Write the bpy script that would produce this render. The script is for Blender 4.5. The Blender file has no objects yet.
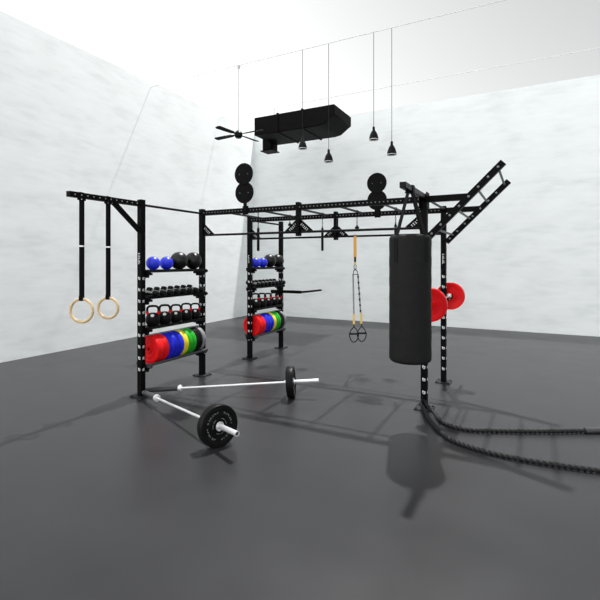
import bpy, bmesh, math, random
from mathutils import Vector, Matrix
random.seed(7)
C = bpy.context.scene.collection
PI = math.pi
# ---------------------------------------------------------------- frame of the place
TH = 0.47959                       # the room and the rig are turned by this much to the camera
S_, C_ = math.sin(TH), math.cos(TH)
BX, BY = -1.5846, 7.2224           # foot of the upright where the near rack meets the long bay
def W(u, v, z=0.0):                # u: away from camera along the racks, v: along the long beams
    return Vector((BX + u*S_ + v*C_, BY + u*C_ - v*S_, z))
UA, UC, UD, VE, ZT = -1.268, 1.376, 2.556, 3.543, 2.686
WALL_V, WALL_U, WALL_H = -3.83, 7.36, 6.4

# ---------------------------------------------------------------- materials
def mat(name, col, rough=0.5, metal=0.0, spec=0.5, noise=0.0, scale=8.0, stretch=(1,1,1), bump=0.0, coat=0.0):
    m = bpy.data.materials.new(name); m.use_nodes = True
    nt = m.node_tree; b = nt.nodes['Principled BSDF']
    b.inputs['Base Color'].default_value = (*col, 1)
    b.inputs['Roughness'].default_value = rough
    b.inputs['Metallic'].default_value = metal
    b.inputs['Specular IOR Level'].default_value = spec
    b.inputs['Coat Weight'].default_value = coat
    tc = nt.nodes.new('ShaderNodeTexCoord'); mp = nt.nodes.new('ShaderNodeMapping')
    mp.inputs['Scale'].default_value = stretch
    nt.links.new(tc.outputs['Object'], mp.inputs['Vector'])
    nz = nt.nodes.new('ShaderNodeTexNoise'); nz.inputs['Scale'].default_value = scale
    nz.inputs['Detail'].default_value = 5
    nt.links.new(mp.outputs['Vector'], nz.inputs['Vector'])
    rr = nt.nodes.new('ShaderNodeMapRange')
    rr.inputs['To Min'].default_value = max(0.02, rough-0.06); rr.inputs['To Max'].default_value = min(1, rough+0.06)
    nt.links.new(nz.outputs['Fac'], rr.inputs['Value']); nt.links.new(rr.outputs['Result'], b.inputs['Roughness'])
    if noise > 0:
        cr = nt.nodes.new('ShaderNodeValToRGB')
        cr.color_ramp.elements[0].position = 0.3; cr.color_ramp.elements[1].position = 0.72
        cr.color_ramp.elements[0].color = (*[c*(1-noise) for c in col], 1)
        cr.color_ramp.elements[1].color = (*[min(1, c*(1+noise)) for c in col], 1)
        nt.links.new(nz.outputs['Fac'], cr.inputs['Fac']); nt.links.new(cr.outputs['Color'], b.inputs['Base Color'])
    if bump > 0:
        bp = nt.nodes.new('ShaderNodeBump'); bp.inputs['Strength'].default_value = bump; bp.inputs['Distance'].default_value = 0.02
        nt.links.new(nz.outputs['Fac'], bp.inputs['Height']); nt.links.new(bp.outputs['Normal'], b.inputs['Normal'])
    return m

def plaster(name, warm):
    m = bpy.data.materials.new(name); m.use_nodes = True
    nt = m.node_tree; b = nt.nodes['Principled BSDF']
    b.inputs['Roughness'].default_value = 0.9; b.inputs['Specular IOR Level'].default_value = 0.2
    tc = nt.nodes.new('ShaderNodeTexCoord')
    def nz(scale, stretch, detail):
        mp = nt.nodes.new('ShaderNodeMapping'); mp.inputs['Scale'].default_value = stretch
        nt.links.new(tc.outputs['Object'], mp.inputs['Vector'])
        n = nt.nodes.new('ShaderNodeTexNoise'); n.inputs['Scale'].default_value = scale; n.inputs['Detail'].default_value = detail
        nt.links.new(mp.outputs['Vector'], n.inputs['Vector']); return n
    a = nz(1.6, (0.6, 0.6, 1.5), 8); c = nz(7.0, (0.35, 0.35, 1.6), 6)
    mx = nt.nodes.new('ShaderNodeMath'); mx.operation = 'ADD'
    ml = nt.nodes.new('ShaderNodeMath'); ml.operation = 'MULTIPLY'; ml.inputs[1].default_value = 0.55
    nt.links.new(c.outputs['Fac'], ml.inputs[0]); nt.links.new(a.outputs['Fac'], mx.inputs[0]); nt.links.new(ml.outputs[0], mx.inputs[1])
    cr = nt.nodes.new('ShaderNodeValToRGB'); e = cr.color_ramp.elements
    e[0].position = 0.5; e[0].color = (0.775*warm, 0.81*warm, 0.81*warm, 1)
    e[1].position = 1.0; e[1].color = (0.905*warm, 0.935*warm, 0.94*warm, 1)
    k = cr.color_ramp.elements.new(0.75); k.color = (0.865*warm, 0.895*warm, 0.895*warm, 1)
    nt.links.new(mx.outputs[0], cr.inputs['Fac']); nt.links.new(cr.outputs['Color'], b.inputs['Base Color'])
    bp = nt.nodes.new('ShaderNodeBump'); bp.inputs['Strength'].default_value = 0.12; bp.inputs['Distance'].default_value = 0.02
    nt.links.new(c.outputs['Fac'], bp.inputs['Height']); nt.links.new(bp.outputs['Normal'], b.inputs['Normal'])
    return m

M = {}
M['wall'] = plaster('pale_plaster', 1.0)
M['floor'] = mat('dark_rubber_floor', (0.0275, 0.0275, 0.0297), 0.34, spec=0.2, noise=0.10, scale=1.6)
M['steel'] = mat('black_powder_coat', (0.0040, 0.0040, 0.0042), 0.5, spec=0.05, noise=0.2, scale=30)
M['steel2'] = mat('black_satin_steel', (0.0055, 0.0055, 0.006), 0.38, spec=0.12, noise=0.2, scale=20)
M['grey_steel'] = mat('charcoal_steel', (0.05, 0.05, 0.053), 0.42, spec=0.4, noise=0.2, scale=20)
M['base'] = mat('charcoal_base_plate', (0.022, 0.022, 0.024), 0.6, spec=0.12, noise=0.2, scale=20)
M['paint'] = mat('white_paint', (0.82, 0.83, 0.83), 0.6, noise=0.05, scale=40)
M['liner'] = mat('pale_hole_liner', (0.22, 0.225, 0.225), 0.5, noise=0.1, scale=40)
M['chrome'] = mat('bright_steel', (0.80, 0.81, 0.82), 0.38, metal=0.55, noise=0.05, scale=30)
M['rung'] = mat('dark_steel_rung', (0.012, 0.012, 0.0125), 0.38, spec=0.3, noise=0.1, scale=30)
M['dull'] = mat('dull_steel', (0.40, 0.40, 0.41), 0.4, metal=0.3, noise=0.1, scale=30)
M['letter'] = mat('grey_lettering', (0.24, 0.245, 0.245), 0.6, noise=0.1, scale=60)
M['red'] = mat('red_rubber', (0.80, 0.006, 0.009), 0.45, spec=0.2, noise=0.08, scale=12)
M['blue'] = mat('blue_rubber', (0.010, 0.018, 0.60), 0.45, spec=0.2, noise=0.1, scale=12)
M['yellow'] = mat('yellow_rubber', (0.85, 0.66, 0.03), 0.45, spec=0.2, noise=0.06, scale=12)
M['green'] = mat('green_rubber', (0.014, 0.38, 0.018), 0.45, spec=0.2, noise=0.08, scale=12)
M['blackrub'] = mat('black_rubber', (0.0055, 0.0055, 0.006), 0.42, spec=0.12, noise=0.2, scale=14)
M['grey'] = mat('grey_rubber', (0.24, 0.24, 0.25), 0.5, spec=0.3, noise=0.08, scale=14)
M['ballblue'] = mat('blue_ball_rubber', (0.018, 0.035, 0.74), 0.38, spec=0.5, noise=0.06, scale=14)
M['ballblack'] = mat('black_ball_rubber', (0.004, 0.004, 0.004), 0.36, spec=0.4, noise=0.2, scale=14)
M['vinyl'] = mat('black_vinyl', (0.0155, 0.0155, 0.0158), 0.6, spec=0.08, noise=0.12, scale=26, bump=0.12)
M['vinyl2'] = mat('black_vinyl_tab', (0.009, 0.009, 0.0093), 0.55, spec=0.08, noise=0.1, scale=26)
M['web'] = mat('black_webbing', (0.0045, 0.0045, 0.005), 0.75, spec=0.06, noise=0.3, scale=60)
M['rope'] = mat('black_rope', (0.013, 0.013, 0.014), 0.6, spec=0.22, noise=0.3, scale=70)
M['wood'] = mat('birch_wood', (0.72, 0.53, 0.30), 0.45, noise=0.16, scale=9, stretch=(1,1,6))
M['orange'] = mat('orange_webbing', (0.95, 0.47, 0.10), 0.7, noise=0.1, scale=60)
M['yellowweb'] = mat('yellow_webbing', (0.92, 0.66, 0.20), 0.7, noise=0.1, scale=60)
M['duct'] = mat('black_sheet_metal', (0.0040, 0.0032, 0.0032), 0.55, spec=0.05, noise=0.25, scale=6)
M['shade_in'] = mat('white_shade_lining', (0.75, 0.75, 0.74), 0.6, noise=0.05, scale=20)
M['beam'] = mat('white_painted_steel', (0.82, 0.83, 0.83), 0.5, noise=0.04, scale=6)

# ---------------------------------------------------------------- mesh helpers
def BM(): return bmesh.new()
def frame(d, up=Vector((0,0,1))):
    z = Vector(d).normalized(); up = Vector(up)
    if abs(z.dot(up)) > 0.99: up = Vector((0,1,0)) if abs(z.y) < 0.9 else Vector((1,0,0))
    x = up.cross(z).normalized(); y = z.cross(x)
    return x, y, z
def box(bm, c, s, R=None):
    c = Vector(c); vs = []
    for k in range(8):
        p = Vector(((k & 1)-.5, ((k >> 1) & 1)-.5, ((k >> 2) & 1)-.5)); p = Vector((p.x*s[0], p.y*s[1], p.z*s[2]))
        if R is not None: p = R @ p
        vs.append(bm.verts.new(c+p))
    for f in ((0,2,3,1),(4,5,7,6),(0,1,5,4),(2,6,7,3),(0,4,6,2),(1,3,7,5)): bm.faces.new([vs[i] for i in f])
def bar(bm, p0, p1, w, h, up=(0,0,1)):
    p0, p1 = Vector(p0), Vector(p1); x, y, z = frame(p1-p0, up)
    R = Matrix((x, y, z)).transposed()
    box(bm, (p0+p1)/2, (w, h, (p1-p0).length), R)
def tube(bm, pts, r, seg=10, closed=False, cap=True):
    pts = [Vector(p) for p in pts]; n = len(pts); rings = []
    for i, p in enumerate(pts):
        if closed: d = pts[(i+1) % n]-pts[i-1]
        else: d = pts[min(i+1, n-1)]-pts[max(i-1, 0)]
        if i == 0: x, y, z = frame(d)
        else:
            z = d.normalized(); x = (x-z*x.dot(z)).normalized(); y = z.cross(x)
        rr = r[i] if isinstance(r, (list, tuple)) else r
        rings.append([bm.verts.new(p+(x*math.cos(a)+y*math.sin(a))*rr) for a in [2*PI*k/seg for k in range(seg)]])
    for i in range(n if closed else n-1):
        a, b = rings[i], rings[(i+1) % n]
        for k in range(seg): bm.faces.new((a[k], a[(k+1) % seg], b[(k+1) % seg], b[k]))
    if cap and not closed:
        bm.faces.new(rings[0][::-1]); bm.faces.new(rings[-1])
def lathe(bm, prof, seg=32, axis='Z', c=(0,0,0), closed=False):
    c = Vector(c); rings = []
    def put(r, h, a):
        if axis == 'Z': p = Vector((r*math.cos(a), r*math.sin(a), h))
        else: p = Vector((h, r*math.cos(a), r*math.sin(a)))
        return bm.verts.new(c+p)
    for r, h in prof:
        if r < 1e-6: rings.append([put(0, h, 0)])
        else: rings.append([put(r, h, 2*PI*k/seg) for k in range(seg)])
    m = len(rings)
    for i in range(m if closed else m-1):
        a, b = rings[i], rings[(i+1) % m]
        for k in range(seg):
            k2 = (k+1) % seg
            if len(a) == 1 and len(b) == 1: continue
            if len(a) == 1: bm.faces.new((a[0], b[k], b[k2]))
            elif len(b) == 1: bm.faces.new((a[k], b[0], a[k2]))
            else: bm.faces.new((a[k], a[k2], b[k2], b[k]))
def prism(bm, poly, t, fn):
    """poly: 2-d outline, extruded +-t/2 ; fn(a,b,c)->point"""
    A = [bm.verts.new(fn(a, b, -t/2)) for a, b in poly]; B = [bm.verts.new(fn(a, b, t/2)) for a, b in poly]
    n = len(poly); bm.faces.new(A[::-1]); bm.faces.new(B)
    for i in range(n): bm.faces.new((A[i], A[(i+1) % n], B[(i+1) % n], B[i]))
def obj(name, bm, m, parent=None, bevel=0.0, loc=None, rotz=None, extra=()):
    bmesh.ops.recalc_face_normals(bm, faces=bm.faces)
    mats = [m]
    for b2, m2, off in extra:           # surface pattern of the same part, in a second material
        bmesh.ops.recalc_face_normals(b2, faces=b2.faces)
        mats.append(m2); vm = {v: bm.verts.new(v.co+Vector(off)) for v in b2.verts}
        for f in b2.faces:
            g = bm.faces.new([vm[v] for v in f.verts]); g.material_index = len(mats)-1
        b2.free()
    for f in bm.faces: f.smooth = True
    for e in bm.edges:
        e.smooth = not (len(e.link_faces) == 2 and e.calc_face_angle(0) > 0.6)
    me = bpy.data.meshes.new(name); bm.to_mesh(me); bm.free()
    for q_ in mats: me.materials.append(q_)
    o = bpy.data.objects.new(name, me); C.objects.link(o)
    if parent: o.parent = parent
    if loc is not None: o.location = loc
    if rotz is not None: o.rotation_euler = (0, 0, rotz)
    if bevel > 0:
        b = o.modifiers.new('bevel', 'BEVEL'); b.width = bevel; b.segments = 2; b.limit_method = 'ANGLE'
        b.harden_normals = False
    return o
def tag(o, label, cat, group=None, kind=None):
    o['label'] = label; o['category'] = cat
    if group: o['group'] = group
    if kind: o['kind'] = kind
    return o
def thing(name, label, cat, loc=(0,0,0), rotz=0, group=None):
    o = bpy.data.objects.new(name, None); C.objects.link(o); o.empty_display_size = 0.1
    o.location = loc; o.rotation_euler = (0, 0, rotz)
    return tag(o, label, cat, group)
def dup(root, loc, rotz, label):
    r = root.copy(); C.objects.link(r); r.location = loc; r.rotation_euler = (0, 0, rotz); r['label'] = label
    for ch in list(root.children):
        c = ch.copy(); C.objects.link(c); c.parent = r
        for g in list(ch.children):
            d = g.copy(); C.objects.link(d); d.parent = c
    return r
def struct(name, bm, m):
    o = obj(name, bm, m); o['kind'] = 'structure'; return o
ORD = ['first', 'second', 'third', 'fourth', 'fifth', 'sixth', 'seventh', 'eighth', 'ninth', 'tenth', 'eleventh', 'twelfth']

# ---------------------------------------------------------------- setting
RZ = -TH
def room(name, u0, u1, v0, v1, z0, z1, m):
    bm = BM(); cu, cv = (u0+u1)/2, (v0+v1)/2
    box(bm, (0, 0, 0), (v1-v0, u1-u0, z1-z0))
    o = struct(name, bm, m); o.location = W(cu, cv, (z0+z1)/2); o.rotation_euler = (0, 0, RZ)
    return o
tag(room('floor', -70, WALL_U+.2, WALL_V-.2, 75, -.2, 0, M['floor']), 'dark grey rubber gym floor', 'floor')
tag(room('wall_left', -5, WALL_U+.2, WALL_V-.2, WALL_V, 0, WALL_H, M['wall']), 'pale grey plaster wall behind the rings', 'wall')
tag(room('wall_back', WALL_U, WALL_U+.2, WALL_V, 11, 0, WALL_H, M['wall']), 'pale grey plaster wall behind the rig', 'wall')
BEAM_U = (2.6, 5.37); BEAM_Z = 6.25
for i, bu in enumerate(BEAM_U):
    bm = BM(); L = 11-WALL_V
    tube(bm, [(-L/2, 0, 0), (L/2, 0, 0)], .007, 8)
    o = struct('trim_%d' % (i+1), bm, M['beam']); o.location = W(bu, (11+WALL_V)/2, BEAM_Z+.007); o.rotation_euler = (0, 0, RZ)
    tag(o, ('thin steel cable carrying the pendant lamps and a fan', 'thin steel cable carrying the air duct')[i], 'cable')

# ---------------------------------------------------------------- the rig (local x = v, local y = u)
rig = thing('gym_rig', 'large black steel gym rig with two storage racks, overhead beams and inclined ladder', 'gym rig', W(0, 0), RZ)
PW = 0.075
def marks_bm(zs, mirror=1):
    """two columns of small white printed hole marks, on the -u face and the +v face of an upright"""
    bm = BM(); e = PW/2+.0012
    for z in zs:
        k = random.random()
        for face in (0, 1):
            def q(a, b, w, h):
                if face == 0: box(bm, (a, -e, z+b), (w, .002, h))
                else: box(bm, (e, a, z+b), (.002, w, h))
            if face == 0:
                q(-.010, .006, .014, .036); q(.010, .010, .020, .012); q(.014, -.004, .011, .024); q(.004, -.014, .024, .010)
            else:
                q(-.008, -.004, .012, .030); q(.008, .012, .018, .011); q(.010, -.010, .011, .020)
    return bm
def logo_bm(z0, z1):
    bm = BM(); e = PW/2+.0012; n = 5
    for i in range(n):
        z = z0+(z1-z0)*(i+.5)/n; h = (z1-z0)/n*.72
        box(bm, (-.010, -e, z), (.008, .002, h)); box(bm, (.010, -e, z+h*.25*(-1)**i), (.008, .002, h*.5)); box(bm, (0, -e, z+h*.42), (.022, .002, .006))
        if i % 2: box(bm, (0, -e, z-h*.42), (.022, .002, .006))
    return bm
def upright(u, v, zs, logo=None):
    bm = BM(); box(bm, (v, u, (.01+ZT)/2), (PW, PW, ZT-.01))
    ex = [(marks_bm(zs), M['paint'], (v, u, 0))]
    if logo: ex.append((logo_bm(*logo), M['paint'], (v, u, 0)))
    p = obj('upright', bm, M['steel'], rig, 0, extra=ex); p['label'] = 'black square upright with white printed hole marks'
    bm = BM(); box(bm, (v, u, .006), (.22, .22, .012))
    for a in (-1, 1):
        for b in (-1, 1): lathe(bm, [(0, .024), (.011, .024), (.011, .012)], 6, 'Z', (v+a*.085, u+b*.085, 0))
    bp = obj('base_plate', bm, M['base'], p); bp['label'] = 'charcoal square base plate'
    return p
Z9 = [.37+.155*k for k in range(9)]
upright(UA, 0, Z9, (1.80, 1.96)); upright(0, 0, Z9); upright(UC, 0, Z9, (1.80, 1.96)); upright(UD, 0, Z9)
upright(0, VE, [.21]+Z9, (1.80, 1.96)); upright(UC, VE, [.21]+Z9, (1.80, 1.96))

def liners(p0, p1, n, side, w=.014):
    """row of pale hole liners along one face of a beam"""
    p0, p1, side = Vector(p0), Vector(p1), Vector(side); bm = BM()
    R = Matrix(frame(side)).transposed()
    for i in range(n):
        p = p0.lerp(p1, (i+.5)/n)+side*(PW/2+.0006)
        x, y, z = frame(side); pts = [p+(x*math.cos(a)+y*math.sin(a))*w for a in [2*PI*k/8 for k in range(8)]]
        lo = [bm.verts.new(q-side*.002) for q in pts]; hi = [bm.verts.new(q+side*.0014) for q in pts]
        bm.faces.new(hi)
        for k in range(8): bm.faces.new((lo[k], lo[(k+1) % 8], hi[(k+1) % 8], hi[k]))
    return (bm, M['liner'], (0, 0, 0))
BZ = 2.62
VB = 4.06
for u in (0, UC):
    bm = BM()
    prism(bm, [(PW/2, -PW/2), (PW/2, PW/2), (VB+.02, PW/2), (VB-.055, -PW/2)], PW, lambda a, b, c, u=u: Vector((a, u+c, BZ+b)))
    obj('long_beam', bm, M['steel'], rig, extra=[liners((PW/2, u, BZ), (VE-PW/2, u, BZ), 62, (0, -1, 0), .0085)])
for k in range(6):
    v = .34+.644*k
    bm = BM(); tube(bm, [(v, PW/2-.01, 2.635), (v, UC-PW/2+.01, 2.635)], .017, 12)
    obj('monkey_bar', bm, M['rung'], rig)
for u in (0, UC):
    bm = BM(); tube(bm, [(0.03, u, 2.265), (VE-.03, u, 2.265)], .017, 12)
    obj('pull_up_bar', bm, M['steel2'], rig)
for u0, u1 in ((UA, 0), (UC, UD)):
    bm = BM(); tube(bm, [(0, u0+.03, 2.617), (0, u1-.03, 2.617)], .017, 12)
    obj('pull_up_bar', bm, M['steel2'], rig)
# middle hangers and gusset plates
def gusset(u, v, sg):
    v0 = v; a = .205
    poly = [(v0, 2.445), (v0+sg*.02, 2.445), (v0+sg*a, 2.285), (v0+sg*a, 2.258), (v0, 2.245)]
    if sg < 0: poly = poly[::-1]
    bm = BM(); prism(bm, poly, .012, lambda p, q, c: Vector((p, u+c, q)))
    gb = bm; bm = BM()
    d = Vector((sg*(a-.02), 0, -.16)).normalized(); nrm = Vector((-sg*.16, 0, -(a-.02))).normalized()
    p0 = Vector((v0+sg*.045, u-.008, 2.395))
    for i in range(5):
        c = p0+d*(.030*i)+nrm*.026
        bar(bm, c-nrm*.016, c+nrm*.016, .007, .002, (0, 1, 0))
        if i in (0, 2, 3): bar(bm, c+nrm*.014-d*.009, c+nrm*.014+d*.009, .006, .002, (0, 1, 0))
        if i in (1, 3, 4): bar(bm, c-nrm*.014-d*.009, c-nrm*.014+d*.009, .006, .002, (0, 1, 0))
    g = obj('gusset_plate', gb, M['steel'], rig, extra=[(bm, M['paint'], (0, 0, 0))]); g['label'] = 'black gusset plate with small slanted white lettering'
VM = 1.765
for u in (0, UC):
    bm = BM(); box(bm, (VM, u-.004, 2.45), (.052, PW+.02, .485)); obj('middle_hanger', bm, M['steel'], rig, .004)
    gusset(u, VM-.02, -1); gusset(u, VM+.02, 1)
    gusset(u, PW/2-.005, 1); gusset(u, VE-PW/2+.005, -1)
# inclined ladder, 45 degrees beyond the right-hand uprights
for u in (0, UC):
    bm = BM(); p0, p1 = Vector((3.585, u, 2.135)), Vector((4.445, u, 2.995))
    bar(bm, p0, p1, PW, .07, (0, 1, 0))
    obj('inclined_rail', bm, M['steel'], rig, extra=[liners(p0, p1, 8, (0, -1, 0), .015)])
for v in (3.69, 3.925, 4.16, 4.39):
    bm = BM(); tube(bm, [(v, .02, v-1.45), (v, UC-.02, v-1.45)], .015, 12); obj('inclined_rung', bm, M['rung'], rig)
# cantilever arm for the rings, with its brace
bm = BM(); box(bm, (0, (UA-2.355)/2, 2.624), (PW*.85, 2.355+UA, .064)); obj('ring_arm', bm, M['steel'], rig, extra=[liners((-.0055, UA-.06, 2.624), (-.0055, -2.33, 2.624), 12, (1, 0, 0), .009)])
bm = BM(); bar(bm, (0, -1.72, 2.592), (0, UA-.02, 2.25), .05, .06, (1, 0, 0)); obj('arm_brace', bm, M['steel'], rig, .003)
# cantilever arm for the punching bag
bm = BM(); box(bm, (VE, -.52, 2.645), (PW*.9, 1.08, .062)); o = obj('bag_arm', bm, M['steel2'], rig, .004)
bm = BM(); box(bm, (VE, -1.063, 2.645), (.056, .006, .052)); obj('end_cap', bm, M['blackrub'], o)
bm = BM(); box(bm, (VE-.045, -.02, 2.60), (.010, .16, .2)); box(bm, (VE+.045, -.02, 2.60), (.010, .16, .2)); obj('mounting_plate', bm, M['steel'], o)
# wall-ball targets
def target(u, v, za, zb):
    bm = BM(); box(bm, (v, u-.045, BZ), (.10, .012, .13)); bar(bm, (v, u-.055, BZ-.06), (v, u-.055, za), .05, .02, (0, 1, 0))
    t = obj('ball_target', bm, M['steel'], rig)
    for k, z in enumerate((za, zb)):
        bm = BM(); R = .163
        n = 40; pts = [(R*math.cos(2*PI*i/n), R*math.sin(2*PI*i/n)) for i in range(n)]
        prism(bm, pts, .014, lambda a, b, c, k=k: Vector((v+a, u-.074-.016*k+c, z+b)))
        db = bm; bm = BM()
        for sx in (-1, 1): prism(bm, [(.006*math.cos(i*PI/4)+sx*.075, .006*math.sin(i*PI/4)-.005) for i in range(8)], .004, lambda a, b, c, k=k: Vector((v+a, u-.0825-.016*k+c, z+b)))
        obj('target_disc', db, M['steel'], t, extra=[(bm, M['liner'], (0, 0, 0))])
target(0, .875, 2.885, 3.165); target(UC, 2.515, 2.835, 3.11)
# storage shelves
SH = (1.72, 1.352, .935, .44)
def shelves(u0, u1, both):
    a, b = u0+PW/2, u1-PW/2; cu, L = (a+b)/2, b-a
    names = ['ball_shelf', 'dumbbell_shelf', 'kettlebell_shelf', 'plate_shelf']
    for i, z in enumerate(SH):
        bm = BM()
        if i == 3:
            for v in (-.12, .12): tube(bm, [(v, a, z-.008), (v, b, z-.008)], .022, 14)
            for uu in (a+.02, b-.02): box(bm, (0, uu, z-.035), (.26, .04, .035))
        elif i == 1:
            R = Matrix.Rotation(.25, 3, 'Y')
            box(bm, (0, cu, z), (.17, L, .012), R); box(bm, (.085, cu, z-.005), (.008, L, .05), R); box(bm, (-.083, cu, z+.035), (.008, L, .03), R)
        else:
            box(bm, (0, cu, z-.006), (.16, L, .012)); box(bm, (.082, cu, z-.012), (.008, L, .04)); box(bm, (-.082, cu, z-.012), (.008, L, .04))
        s = obj(names[i], bm, M['grey_steel'] if i == 3 else M['steel2'], rig, .002)
        for uu, sg in ((a, 1), (b, -1)):
            bm = BM(); zz = z-.045 if i < 3 else z-.055
            box(bm, (.0, uu+sg*.035, zz+.008), (.15, .07, .055)); box(bm, (0, uu+sg*.022, zz-.035), (.13, .044, .045)); box(bm, (0, uu+sg*.05, zz-.008), (.14, .10, .03))
            if i != 2 and (both or sg < 0):
                box(bm, (.0, uu-sg*(PW+.012), zz+.015), (.09, .024, .06)); box(bm, (.045, uu-sg*PW/2, zz+.015), (.014, PW+.03, .04))
                lathe(bm, [(0, -.014), (.02, -.014), (.02, .014), (0, .014)], 10, 'X', (.05, uu-sg*(PW+.012), zz+.015))
            obj('shelf_bracket', bm, M['steel'], s, .002)
shelves(UA, 0, False); shelves(UC, UD, True)
# j cups carrying the racked barbell
for u in (0, UC):
    bm = BM(); v0 = VE+PW/2
    box(bm, (v0+.005, u, 1.33), (.010, PW, .16)); box(bm, (v0+.045, u, 1.288), (.09, .05, .018)); box(bm, (v0+.085, u, 1.325), (.012, .05, .085)); box(bm, (v0+.02, u, 1.27), (.03, .05, .03))
    obj('j_cup', bm, M['steel'], rig, .002)
# eye that the battle rope passes through
bm = BM(); box(bm, (VE, -PW/2-.006, .13), (.07, .012, .12))
tube(bm, [(VE+.001, -PW/2-.005-.055+.055*math.cos(a), .13+.045*math.sin(a)) for a in [2*PI*k/20 for k in range(20)]], .006, 8, closed=True)
obj('rope_anchor', bm, M['steel'], rig)
# side grip bar on the far rack
bm = BM(); box(bm, (.0, UD-.045, 1.208), (.13, .02, .16)); box(bm, (.03, UD-.06, 1.208), (.10, .05, .09))
o = obj('grip_bar_bracket', bm, M['steel'], rig, .003)
bm = BM(); tube(bm, [(-.18, 2.46, 1.208), (.53, 2.46, 1.208)], .032, 14); obj('thick_tube', bm, M['steel'], o)
bm = BM(); tube(bm, [(.50, 2.46, 1.205), (.52, 2.8, 1.20), (.535, 3.40, 1.195)], .022, 14); lathe(bm, [(0, -.012), (.03, -.012), (.03, .012), (0, .012)], 12, 'Z', (.535, 3.41, 1.195)); obj('side_grip', bm, M['steel'], o)

# ---------------------------------------------------------------- landmine barbells on the floor
def P3(u, v, z): return Vector((v, u, z))
def plate_profile(R, t):
    h = t/2
    return [(.026, -h*.9), (.055, -h*.95), (.06, -h*.62), (R*.42, -h*.62), (R*.46, -h*.78), (R*.74, -h*.78), (R*.80, -h), (R*.97, -h), (R, -h*.75), (R, h*.75), (R*.97, h), (R*.80, h),
            (R*.74, h*.78), (R*.46, h*.78), (R*.42, h*.62), (.06, h*.62), (.055, h*.95), (.026, h*.9)]
def letters(R, t):
    bm = BM()
    for s in (-1, 1):
        def arc(r, w, a0, a1):
            n = 5; h = s*(t/2*.78+.0012)
            for i in range(n):
                b0, b1 = a0+(a1-a0)*i/n, a0+(a1-a0)*(i+1)/n
                q = [bm.verts.new((h, rr*math.cos(b), rr*math.sin(b))) for rr, b in ((r-w, b0), (r+w, b0), (r+w, b1), (r-w, b1))]
                bm.faces.new(q)
        for k in range(30):
            if k % 15 in (6, 7, 14): continue
            a = 2*PI*k/30; arc(R*.64, R*.035, a, a+.05)
            if k % 2: arc(R*.665, R*.010, a, a+.14)
            if k % 3: arc(R*.615, R*.008, a+.04, a+.14)
        for k in range(9):
            if k % 3 == 2: continue
            a = 2*PI*k/9; arc(R*.36, R*.010, a, a+.55)
    return bm
def plate_obj(name, R, t, m, label, group, loc, rot, lettering=False, hubs=True):
    bm = BM(); lathe(bm, plate_profile(R, t), 48, 'X', closed=True)
    pb = bm; ex = []
    if lettering: ex.append((letters(R, t), M['letter'], (0, 0, 0)))
    o = obj(name, pb, m, extra=ex); o.location = loc; o.rotation_euler = rot; tag(o, label, 'weight plate', group)
    if hubs:
        bm = BM(); h = t/2
        lathe(bm, [(.026, -h*.94), (.046, -h*.98), (.046, h*.98), (.026, h*.94)], 24, 'X', closed=True)
        x = obj('hub_ring', bm, M['chrome'] if lettering else M['red'] if m is M['red'] else M['grey_steel'], o)
    return o
def align(d):                       # rotation taking local +X onto world direction d
    return Vector(d).to_track_quat('X', 'Z').to_euler()
def landmine(root, end, plate_at, label, plabel, back=0.0):
    r3, e3 = W(*root), W(*end); d = (e3-r3).normalized(); L = (e3-r3).length
    # the pivot tube belongs to the rig
    lp = Vector((root[1], root[0], root[2])); ld = (Vector((end[1], end[0], end[2]))-lp).normalized()
    bm = BM(); x, y, z = frame(ld); Lt = .40
    rings = []
    for rad, t in ((.033, -back), (.033, Lt), (.028, Lt), (.028, .01)):
        rings.append([bm.verts.new(lp+ld*t+(x*math.cos(a)+y*math.sin(a))*rad) for a in [2*PI*k/20 for k in range(20)]])
    for i in range(3):
        for k in range(20): bm.faces.new((rings[i][k], rings[i][(k+1) % 20], rings[i+1][(k+1) % 20], rings[i+1][k]))
    bm.faces.new(rings[0][::-1]); bm.faces.new(rings[3])
    lt = obj('landmine_tube', bm, M['grey_steel'], rig); lt['label'] = 'charcoal landmine tube'
    rot = align(d)
    t = thing('barbell', label, 'barbell', r3, 0, 'landmine barbells on the floor'); t.rotation_euler = rot
    bm = BM(); tube(bm, [(.43, 0, 0), (L-.46, 0, 0)], .0145, 16); obj('shaft', bm, M['chrome'], t)
    for a, b in ((.03, .405), (L-.43, L)):
        bm = BM(); lathe(bm, [(.0, a), (.025, a), (.025, b), (.017, b), (.017, b-.02), (0, b-.02)], 20, 'X'); obj('sleeve', bm, M['chrome'], t)
    for c, rc in ((.425, .045), (L-.445, .030)):
        bm = BM(); lathe(bm, [(0, c-.02), (rc-.003, c-.02), (rc, c-.012), (rc, c+.012), (rc-.003, c+.02), (0, c+.02)], 24, 'X'); obj('collar', bm, M['chrome'], t)
    bm = BM(); lathe(bm, [(0, L-.018), (.016, L-.018)], 16, 'X'); 
    x = obj('sleeve_end_cap', bm, M['blackrub'], t); x['label'] = 'black end cap'
    pd = (L*plate_at)
    plate_obj('bumper_plate', .209, .095, M['blackrub'], plabel, None, r3+d*pd, rot, True)
    return d
# near barbell: comes towards the camera; far one lies along the rig
landmine((-1.335, .125, .085), (-2.235, 2.285, .226), .843, 'steel landmine barbell whose black plate with white lettering faces the camera', 'black bumper plate facing the camera, white ring of lettering, on a floor barbell')
landmine((-1.115, .012, .05), (-.215, 2.18, .235), .840, 'steel landmine barbell lying under the rig, its black plate seen edge-on', 'black bumper plate seen nearly edge-on, on the floor barbell under the rig', .07)
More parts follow.
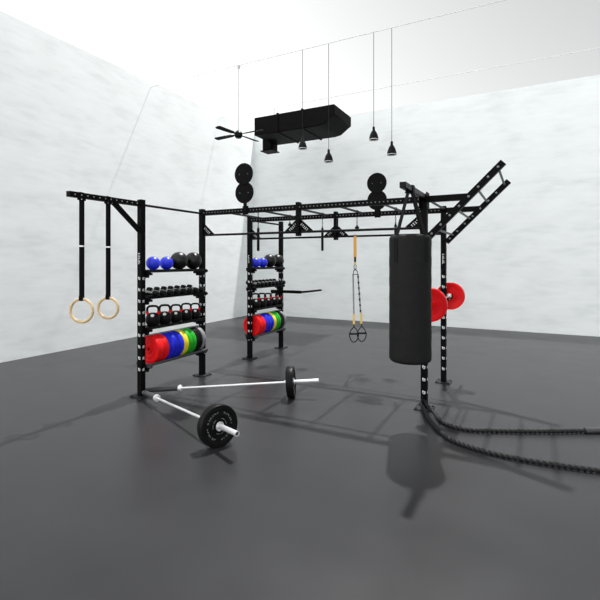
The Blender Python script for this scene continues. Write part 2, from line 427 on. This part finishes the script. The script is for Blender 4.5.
# racked barbell on the right-hand uprights
t = thing('barbell', 'steel barbell racked on two uprights behind the punching bag', 'barbell', W(-.44, VE+.082, 1.3125), PI/2-TH)
bm = BM(); tube(bm, [(.42, 0, 0), (1.85, 0, 0)], .0145, 16); obj('shaft', bm, M['chrome'], t)
for a, b in ((0, .44), (1.83, 2.27)):
    bm = BM(); lathe(bm, [(0, a), (.025, a), (.025, b), (0, b)], 20, 'X'); obj('sleeve', bm, M['chrome'], t)
for c in (.43, 1.84):
    bm = BM(); lathe(bm, [(0, c-.02), (.042, c-.02), (.042, c+.02), (0, c+.02)], 24, 'X'); obj('collar', bm, M['chrome'], t)
plate_obj('bumper_plate', .21, .075, M['red'], 'red bumper plate half hidden behind the punching bag', None, W(-.075, VE+.082, 1.3125), (0, 0, PI/2-TH))
plate_obj('bumper_plate', .21, .075, M['red'], 'red bumper plate on the far end of the racked barbell, fully clear of the bag', None, W(1.49, VE+.082, 1.3125), (0, 0, PI/2-TH))

# ---------------------------------------------------------------- things on the racks
def ball(R, m, label, loc, group):
    bm = BM(); n = 22; prof = []
    for i in range(n+1):
        a = -PI/2+PI*i/n; r = R*math.cos(a); 
        prof.append((max(r, 0) if 0 < i < n else 0, R*math.sin(a)))
    mid = n//2
    prof[mid] = (R*.985, 0); prof.insert(mid, (R*.999, -R*.035)); prof.insert(mid+2, (R*.999, R*.035))
    lathe(bm, prof, 40)
    o = obj('medicine_ball', bm, m); o.location = loc; o.rotation_euler = (.35, .2, random.random()*3)
    tag(o, label, 'ball', group)
    bm = BM(); lathe(bm, [(0, R+.0005), (R*.14, R*.99+.001), (R*.15, R*.975), ], 20); x = obj('valve_cap', bm, m, o); x.rotation_euler = (PI/2, 0, 0)
    return o
def dumbbell_proto():
    t = thing('dumbbell', '', 'dumbbell')
    bm = BM(); tube(bm, [(-.075, 0, 0), (-.03, 0, 0), (0, 0, 0), (.03, 0, 0), (.075, 0, 0)], [.013, .015, .017, .015, .013], 12)
    x = obj('handle', bm, M['dull'], t); x['label'] = 'grey steel handle'
    for s in (-1, 1):
        bm = BM(); c = s*.105
        prof = [(0, c-.037), (.034, c-.037), (.045, c-.022), (.045, c+.022), (.034, c+.037), (0, c+.037)]
        lathe(bm, prof, 6, 'X'); obj('hex_head', bm, M['blackrub'], t, .003)
    return t
def kettle_proto():
    t = thing('kettlebell', '', 'kettlebell')
    bm = BM(); R = .1
    lathe(bm, [(0, 0), (.062, 0), (.075, .008), (.094, .05), (.1, .09), (.096, .125), (.082, .158), (.055, .182), (.03, .19), (0, .191)], 32)
    obj('body', bm, M['blackrub'], t)
    bm = BM(); pts = []
    for a, b in ((-.060, .150), (-.074, .19), (-.078, .225), (-.07, .262), (-.048, .282), (0, .287), (.048, .282), (.07, .262), (.078, .225), (.074, .19), (.060, .150)): pts.append((a, 0, b))
    tube(bm, pts, .0165, 12); obj('handle', bm, M['steel2'], t)
    for s in (-1, 1):
        bm = BM(); tube(bm, [(s*.069, 0, .172), (s*.078, 0, .208)], .0205, 14); x = obj('colour_band', bm, M['red'], t); x['label'] = 'red band at the handle base'
    bm = BM(); 
    pts = [(.024*math.cos(2*PI*i/16), .024*math.sin(2*PI*i/16)) for i in range(16)]
    n = Vector((0, -.72, .69)); xx = Vector((1, 0, 0)); yy = Vector((0, .69, .72))
    prism(bm, pts, .012, lambda a, b, c: Vector((0, -.082, .156))+xx*a+yy*b+n*c)
    x = obj('weight_label', bm, M['paint'], t); x['label'] = 'small white disc on the shoulder'
    return t
db0, kb0 = None, None
plate_protos = {}
for rack, (u0, where) in enumerate(((0.0, 'near storage rack'), (2.63, 'far storage rack'))):
    # balls
    bl = [(-1.055, .097, 'ballblue'), (-.795, .097, 'ballblue'), (-.535, .133, 'ballblack'), (-.215, .133, 'ballblack')]
    txt = ['outer blue medicine ball, beside the front upright of the %s', 'inner blue medicine ball, touching the black ones on the %s',
           'inner black medicine ball, touching the blue ones on the %s', 'outer black medicine ball, beside the rear upright of the %s']
    for (du, R, m), s in zip(bl, txt):
        ball(R, M[m], s % where, W(u0+du, 0, 1.72+R+.001), 'medicine balls on the %s' % where)
    # dumbbells on the sloping second shelf
    for i in range(8):
        lab = 'black hex dumbbell, %s from the front upright of the %s' % (ORD[i], where)
        loc = W(u0-1.135+.139*i, .0, 1.352+.064)
        if db0 is None: db0 = dumbbell_proto(); o = db0; o['label'] = lab
        else: o = dup(db0, loc, 0, lab)
        o.location = loc; o.rotation_euler = (0, .18, RZ+.30); o['group'] = 'hex dumbbells on the %s' % where
    # kettlebells
    for i, (du, sc) in enumerate(((-1.06, 1.0), (-.83, .97), (-.60, .91), (-.375, .91), (-.17, .85))):
        lab = 'black kettlebell with red bands, %s from the front upright of the %s' % (ORD[i], where)
        loc = W(u0+du, 0, .9355)
        if kb0 is None: kb0 = kettle_proto(); o = kb0; o['label'] = lab
        else: o = dup(kb0, loc, 0, lab)
        o.location = loc; o.rotation_euler = (0, 0, RZ+math.radians(42)); o.scale = (sc, sc, sc*.98); o['group'] = 'kettlebells on the %s' % where
    # bumper plates
    row = [('red', .11, 2), ('blue', .10, 3), ('yellow', .10, 1), ('green', .088, 2), ('blackrub', .07, 2), ('grey', .08, 1)]
    u = u0-(1.15, 1.195)[rack]; idx = 0
    tot = {'red': 3, 'blue': 3, 'yellow': 2, 'green': 2, 'blackrub': 2, 'grey': 1}
    for m, tk, n in row:
        for k in range(n):
            nm = {'blackrub': 'black'}.get(m, m)
            if n == 1: lab = 'only %s bumper plate standing in the bottom row of the %s' % (nm, where)
            elif n == 2: lab = '%s bumper plate of a pair, the one nearer the %s upright, %s' % (nm, ('front', 'rear')[k], where)
            else: lab = '%s bumper plate, %s of three from the front upright, %s' % (nm, ORD[k], where)
            loc = W(u+tk/2, 0, .618)
            if m not in plate_protos:
                o = plate_protos[m] = plate_obj('bumper_plate', .198, tk-.004, M[m], lab, None, loc, (0, 0, PI/2-TH), False)
            else: o = dup(plate_protos[m], loc, PI/2-TH, lab)
            o['group'] = 'bumper plates on the %s' % where
            u += tk; idx += 1

# ---------------------------------------------------------------- gymnastic rings
def ring_set(u, label, zr, R):
    t = thing('gymnastic_ring', label, 'gymnastic ring', W(u, 0, zr), math.radians(-4), 'gymnastic rings on the cantilever arm')
    bm = BM(); n = 48; prof = []
    for i in range(n):
        a = 2*PI*i/n; prof.append((R*math.cos(a), 0, R*math.sin(a)))
    tube(bm, prof, .017, 14, closed=True); obj('ring', bm, M['wood'], t)
    top = 2.615-zr
    bm = BM(); w = .046
    box(bm, (0, -.012, (top-.05+R)/2), (w, .004, top-.05-R)); box(bm, (.004, .012, (top-.05+R)/2), (w, .004, top-.05-R))
    # over the arm
    for s in (-1, 1): box(bm, (0, s*.050, top), (w, .004, .085))
    box(bm, (0, 0, top+.043), (w, .104, .004)); 
    for s in (-1, 1): box(bm, (0, s*.031, top-.045), (w, .042, .005))
    box(bm, (0, 0, top-.05), (w, .03, .02))
    obj('strap', bm, M['web'], t)
    bm = BM(); box(bm, (0, 0, 2.025-zr), (.062, .034, .018)); x = obj('buckle', bm, M['chrome'], t, .003); x['label'] = 'bright metal buckle'
    bm = BM(); box(bm, (0, 0, R+.012), (.052, .044, .060)); box(bm, (0, 0, R-.018), (.046, .044, .012)); obj('strap_loop', bm, M['web'], t, .006)
ring_set(-2.18, 'wooden gymnastic ring on the black strap at the tip of the arm', 1.262, .137)
ring_set(-1.808, 'wooden gymnastic ring on the black strap beside the arm brace', 1.258, .128)

# ---------------------------------------------------------------- punching bag
bu, bv, zb, zt, R = -.735, VE, .738, 2.135, .228
t = thing('punching_bag', 'large black vinyl punching bag hanging from the cantilever arm', 'punching bag', W(bu, bv, zb), RZ+.3)
H = zt-zb
bm = BM(); prof = [(0, 0)]
for i in range(7):
    a = PI/2*i/6; prof.append((R-.055+.055*math.sin(a), .045-.045*math.cos(a)))
for i in range(1, 24): prof.append((R+.0015*math.sin(i*1.7), .045+(H-.09)*i/24))
for i in range(7):
    a = PI/2*i/6; prof.append((R-.045+.045*math.cos(a), H-.045+.045*math.sin(a)))
prof.append((0, H)); lathe(bm, prof, 56); obj('bag_body', bm, M['vinyl'], t)
ap = 2.625-zb
for k in range(4):
    a = PI/4+k*PI/2; c, s = math.cos(a), math.sin(a)
    bm = BM(); tx = Vector((-s, c, 0))
    p0 = Vector((c*(R-.02), s*(R-.02), H-.01)); p1 = Vector((c*.035, s*.05, ap-.02))
    bar(bm, p0, p1, .042, .006, Vector((c, s, 0))); obj('hanging_strap', bm, M['vinyl2'], t)
    bm = BM(); box(bm, (c*(R+.002), s*(R+.002), H-.17), (.006, .05, .26), Matrix.Rotation(a, 3, 'Z')); obj('strap_tab', bm, M['vinyl2'], t)
bm = BM()
ca = -.3                             # clamp follows the arm, not the turned bag
Rz = Matrix.Rotation(ca, 3, 'Z')
for s in (-1, 1): box(bm, Rz @ Vector((s*.039, 0, ap+.015)), (.006, .09, .075), Rz)
box(bm, (0, 0, ap+.055), (.084, .09, .006), Rz); box(bm, (0, 0, ap-.022), (.096, .10, .01), Rz)
obj('arm_clamp', bm, M['steel'], t)

# ---------------------------------------------------------------- suspension trainer
t = thing('suspension_trainer', 'suspension trainer with an orange strap and two black handles, hanging from the far bar', 'suspension trainer', W(UC, 2.11, 2.265))
Z0 = 2.265
def zz(y): return 1.85-(y-260.93)*.01673-Z0
bm = BM()
box(bm, (0, -.026, (zz(257)+.0)/2), (.044, .004, -zz(257))); box(bm, (0, .026, (zz(257)+.0)/2), (.044, .004, -zz(257))); box(bm, (0, 0, .028), (.044, .056, .004))
o = obj('anchor_strap', bm, M['orange'], t); o['label'] = 'orange webbing loop'
bm = BM(); box(bm, (0, 0, (zz(257)+zz(262))/2), (.03, .05, zz(257)-zz(262))); obj('strap_sleeve', bm, M['web'], t, .004)
bm = BM(); box(bm, (0, 0, (zz(262)+zz(264.5))/2), (.034, .02, zz(262)-zz(264.5))); obj('strap_end', bm, M['yellowweb'], t)
bm = BM()
pts = [(.018*math.cos(2*PI*i/20), 0, zz(267)+.05*math.sin(2*PI*i/20)) for i in range(20)]; tube(bm, pts, .006, 8, closed=True)
pts = [(0, .0, zz(269)), (-.022, 0, zz(271)), (-.030, 0, zz(274.5)), (.045, 0, zz(274.5)), (.034, 0, zz(271))]; tube(bm, pts, .008, 8, closed=True)
obj('carabiner', bm, M['steel2'], t)
for s, xa, xb, xc, dy in ((-1, -.033, -.025, -.022, -.035), (1, .048, .098, .117, .03)):
    bm = BM(); x0, x1 = Vector((xa, 0, zz(274))), Vector((xb, dy, zz(314)))
    bar(bm, x0+Vector((-.006, 0, 0)), x1+Vector((-.006, 0, 0)), .008, .004, (0, 1, 0)); bar(bm, x0+Vector((.006, .008, 0)), x1+Vector((.010, .008, 0)), .008, .004, (0, 1, 0))
    if s > 0:
        for q in range(7): p = x0.lerp(x1, (q+.5)/7); box(bm, p+Vector((0, 0, 0)), (.026, .02, .035))
    obj('main_strap', bm, M['web'], t)
    bm = BM(); box(bm, ((xb+xc)/2, dy, (zz(313.5)+zz(324))/2), (.036, .014, zz(313.5)-zz(324))); x = obj('adjuster_tab', bm, M['yellowweb'], t); x['label'] = 'yellow webbing tab'
    bm = BM(); g = zz(333.5); top = zz(323.5)
    bar(bm, (xc, dy, top), (xc, dy, zz(327)), .014, .008, (0, 1, 0))
    tube(bm, [(xc, dy, zz(326.5)), (xc-.045, dy, zz(329.5)), (xc-.075, dy, g)], .0075, 8); tube(bm, [(xc, dy, zz(326.5)), (xc+.045, dy, zz(329.5)), (xc+.075, dy, g)], .0075, 8)
    h = obj('handle', bm, M['web'], t)
    bm = BM(); tube(bm, [(xc-.07, dy, g), (xc+.07, dy, g)], .017, 12); obj('grip', bm, M['blackrub'], h)
    bm = BM(); pts = [(xc+.076*math.cos(PI+PI*i/12), dy, g+.148*math.sin(PI+PI*i/12)*.95) for i in range(13)]; tube(bm, pts, .008, 8); obj('foot_loop', bm, M['web'], h)

# ---------------------------------------------------------------- hanging grips on the monkey bars
def chain(bm, z0, z1, c=(0, 0)):
    n = max(2, int((z0-z1)/.034)); st = (z0-z1)/n
    for i in range(n):
        zc = z0-(i+.5)*st; h = st*.66; w = .009
        ax = (1, 0) if i % 2 else (0, 1)
        pts = [(c[0]+ax[0]*w*math.cos(a), c[1]+ax[1]*w*math.cos(a), zc+h*math.sin(a)) for a in [2*PI*k/10 for k in range(10)]]
        tube(bm, pts, .0032, 6, closed=True)
def bar_loop(bm):
    pts = [(.022*math.cos(a), 0, .022*math.sin(a)) for a in [2*PI*k/14 for k in range(14)]]; tube(bm, pts, .004, 6, closed=True)
def stick(u, v, zc, zb, label):
    t = thing('hanging_grip', label, 'grip', W(u, v, 2.635), RZ, 'cylinder grips hanging from the monkey bars')
    bm = BM(); bar_loop(bm); chain(bm, -.024, zc-2.635); obj('chain', bm, M['steel2'], t)
    bm = BM(); z0, z1 = zc-2.635, zb-2.635
    lathe(bm, [(0, z0+.02), (.010, z0+.02), (.012, z0), (.021, z0-.012), (.021, z1+.01), (.018, z1), (0, z1)], 16); obj('grip', bm, M['blackrub'], t)
def globe(u, v, zc, label):
    t = thing('hanging_grip', label, 'grip', W(u, v, 2.635), RZ, 'small globe grips hanging from the monkey bars')
    bm = BM(); bar_loop(bm); chain(bm, -.024, zc-2.635); obj('chain', bm, M['steel2'], t)
    bm = BM(); z0 = zc-2.635
    lathe(bm, [(0, z0+.008), (.010, z0+.006), (.014, z0-.012), (.032, z0-.026), (.036, z0-.042), (.028, z0-.058), (0, z0-.064)], 16); obj('grip', bm, M['blackrub'], t)
stick(.142, .984, 2.36, 2.004, 'black cylinder grip on a chain hanging just above the far storage rack')
stick(1.116, 1.628, 2.40, 2.02, 'black cylinder grip on a chain between the two middle hangers')
stick(.95, 2.916, 2.40, 2.03, 'black cylinder grip on a chain, beside the top of the punching bag')
globe(1.159, .984, 2.52, 'small black globe grip tucked beside the gusset of the front middle hanger')
globe(1.031, 2.272, 2.415, 'small black globe grip above the suspension trainer')

# ---------------------------------------------------------------- battle rope
def catmull(pts, step):
    P = [Vector(p) for p in pts]; P = [P[0]*2-P[1]]+P+[P[-1]*2-P[-2]]; out = []
    for i in range(1, len(P)-2):
        a, b, c, d = P[i-1:i+3]; n = max(2, int((c-b).length/step))
        for k in range(n):
            t = k/n
            out.append(.5*((2*b)+(c-a)*t+(2*a-5*b+4*c-d)*t*t+(3*b-a-3*c+d)*t**3))
    out.append(P[-2]); return out
RR = .026
def q(u, v, z=RR): p = W(u, v, z); return p
path = [(-.93, 5.75), (-1.0, 5.45), (-1.061, 5.076), (-1.097, 4.641), (-1.057, 4.294), (-.931, 4.016), (-.739, 3.864), (-.45, 3.70, .030), (-.22, 3.59, .06), (-.125, 3.535, .085), (-.075, 3.525, .105), (-.052, 3.545, .112), (-.075, 3.572, .105), (-.125, 3.605, .085), (-.229, 3.70, .05), (-.397, 3.803, .028), (-.535, 3.95), (-.56, 4.146), (-.442, 4.435), (-.26, 4.816), (-.021, 5.244), (.053, 5.387), (.25, 5.75)]
org = W(0, VE, 0)
pp = [q(*p)-org for p in path]
pts = catmull(pp, .012)
t = thing('battle_rope', 'thick black battle rope looped round the foot of the upright under the punching bag', 'battle rope', org)
bm = BM(); seg = 12; s = 0; rings = []; x = None
for i, p in enumerate(pts):
    d = pts[min(i+1, len(pts)-1)]-pts[max(i-1, 0)]
    if i: s += (pts[i]-pts[i-1]).length
    if x is None: x, y, z = frame(d)
    else: z = d.normalized(); x = (x-z*x.dot(z)).normalized(); y = z.cross(x)
    ring = []
    for k in range(seg):
        a = 2*PI*k/seg; r = RR*(.55+.45*abs(math.cos(1.5*(a-2*PI*s/.15))))
        ring.append(bm.verts.new(p+(x*math.cos(a)+y*math.sin(a))*r))
    rings.append(ring)
for a, b in zip(rings, rings[1:]):
    for k in range(seg): bm.faces.new((a[k], a[(k+1) % seg], b[(k+1) % seg], b[k]))
bm.faces.new(rings[0][::-1]); bm.faces.new(rings[-1])
obj('rope', bm, M['rope'], t)
for seq in ([q(-.021, 5.244), q(.053, 5.387), q(.25, 5.75), q(.256, 5.762)], [q(-1.0, 5.45), q(-.93, 5.75), q(-.926, 5.762)]):
    bm = BM(); hp = catmull([p-org+Vector((0, 0, .004)) for p in seq], .03); tube(bm, hp, .0298, 14); x_ = obj('handle_sleeve', bm, M['grey_steel'], t); x_['label'] = 'smooth charcoal handle sleeve'

# ---------------------------------------------------------------- overhead: duct, fans, pendant lamps
DU, DV, DZ = 5.96, -2.13, 5.34
t = thing('air_duct', 'black sheet metal air duct hanging overhead, with a square outlet at one end', 'air duct', W(DU, DV, DZ), RZ)
bm = BM(); prism(bm, [(0, 0), (1.95, 0), (2.12, .03), (2.42, .24), (2.42, .50), (0, .50)], 1.2, lambda a, b, c: Vector((a, -.6+c, b)))
o = obj('duct_body', bm, M['duct'], t, .02)
bm = BM()
for a in (.75, 1.5): box(bm, (a, -.6, .25), (.05, 1.24, .54))
obj('duct_seam', bm, M['duct'], o)
bm = BM(); box(bm, (-0.084, -0.212, .06), (.35, .35, .56)); o = obj('outlet', bm, M['duct'], t, .05)
bm = BM(); box(bm, (-0.084, -0.212, -.222), (.42, .42, .025)); obj('outlet_flange', bm, M['duct'], o)
bm = BM()
zt_ = BEAM_Z-DZ
for a in (.3, 2.0): tube(bm, [(a, -.6, .49), (a, -.6, zt_)], .012, 8)
obj('hanger_rod', bm, M['beam'], t)

def fan(u, v, z, ang, label):
    t = thing('ceiling_fan', label, 'ceiling fan', W(u, v, z), 0, None)
    bm = BM(); lathe(bm, [(0, -.085), (.055, -.082), (.085, -.05), (.09, .03), (.06, .07), (.02, .09), (0, .09)], 24); obj('motor_hub', bm, M['steel2'], t)
    bm = BM(); tube(bm, [(0, 0, .08), (0, 0, BEAM_Z-z)], .014, 10); lathe(bm, [(0, -.08), (.02, -.08), (.05, 0), (0, 0)], 16, 'Z', (0, 0, BEAM_Z-z)); obj('down_rod', bm, M['beam'], t)
    for k in range(4):
        a = ang+k*PI/2; R = Matrix.Rotation(a, 3, 'Z') @ Matrix.Rotation(.18, 3, 'X')
        bm = BM(); prism(bm, [(.07, -.025), (.16, -.03), (.20, -.055), (.66, -.07), (.70, -.04), (.70, .04), (.66, .07), (.20, .055), (.16, .03), (.07, .025)], .008, lambda p, q_, c: R @ Vector((p, q_, c)))
        obj('blade', bm, M['duct'], t)
fan(2.6, -1.13, 4.70, math.radians(57), 'black ceiling fan hanging beside the air duct')

def lamp(v, zb, label):
    u = 2.6
    t = thing('pendant_lamp', label, 'pendant lamp', W(u, v, zb), 0, 'black pendant lamps')
    bm = BM()
    lathe(bm, [(.086, 0), (.090, .004), (.088, .03), (.070, .10), (.048, .145), (.026, .175), (.024, .235), (.014, .25), (0, .252)], 28)
    lathe(bm, [(.086, 0), (.082, .002), (.062, .095), (.044, .135), (0, .14)], 28)
    obj('shade', bm, M['steel2'], t)
    bm = BM(); lathe(bm, [(.0895, -.006), (.0895, .008), (.078, .010), (.078, -.006)], 28, closed=True); x = obj('shade_rim', bm, M['shade_in'], t); x['label'] = 'pale rim'
    bm = BM(); lathe(bm, [(0, .012), (.03, .018), (.046, .045), (.044, .075), (.024, .11), (0, .118)], 20); x = obj('bulb', bm, M['shade_in'], t); x['label'] = 'white bulb'
    bm = BM(); tube(bm, [(0, 0, .25), (0, 0, BEAM_Z-zb)], .005, 8); obj('cord', bm, M['steel2'], t)
for v, z, l in ((.496, 4.195, 'black pendant lamp hanging in front of the air duct'), (1.088, 3.862, 'low black pendant lamp just past the sloping end of the air duct'),
                (2.035, 4.19, 'high black pendant lamp above the wall ball target near the punching bag'), (2.389, 3.862, 'low black pendant lamp above the punching bag arm')):
    lamp(v, z, l)

# ---------------------------------------------------------------- light
FRONT, SIDE, ZENITH = .62, .62, 1.0
SKY = (-FRONT*S_-SIDE*C_, -FRONT*C_+SIDE*S_, -ZENITH, 1.73)
w = bpy.data.worlds.new('sky'); bpy.context.scene.world = w; w.use_nodes = True
nt = w.node_tree; bg = nt.nodes['Background']; bg.inputs['Color'].default_value = (0.985, 0.997, 1.0, 1)
tc = nt.nodes.new('ShaderNodeTexCoord'); dt = nt.nodes.new('ShaderNodeVectorMath'); dt.operation = 'DOT_PRODUCT'
GX, GY, GZ, G0 = SKY
dt.inputs[1].default_value = (GX, GY, GZ)      # overcast sky: brightest low down on the open side of the place
ad = nt.nodes.new('ShaderNodeMath'); ad.operation = 'ADD'; ad.inputs[1].default_value = G0
nt.links.new(tc.outputs['Generated'], dt.inputs[0]); nt.links.new(dt.outputs['Value'], ad.inputs[0]); nt.links.new(ad.outputs[0], bg.inputs['Strength'])
l = bpy.data.lights.new('high_lamp', 'POINT'); l.energy = 50000; l.shadow_soft_size = .28; l.color = (1, .99, .97)
o = bpy.data.objects.new('high_lamp', l); C.objects.link(o); o.location = W(11.3, .1, 26)

# ---------------------------------------------------------------- camera
cam = bpy.data.cameras.new('camera'); cam.sensor_width = 36; cam.lens = 445.83/600*36; cam.shift_y = -39.07/600
o = bpy.data.objects.new('camera', cam); C.objects.link(o); o.location = (0, 0, 1.85); o.rotation_euler = (PI/2, 0, 0)
sc = bpy.context.scene; sc.camera = o
sc.view_settings.view_transform = 'Standard'; sc.view_settings.look = 'None'; sc.view_settings.exposure = 0; sc.view_settings.gamma = 1; sc.view_settings.use_curve_mapping = False
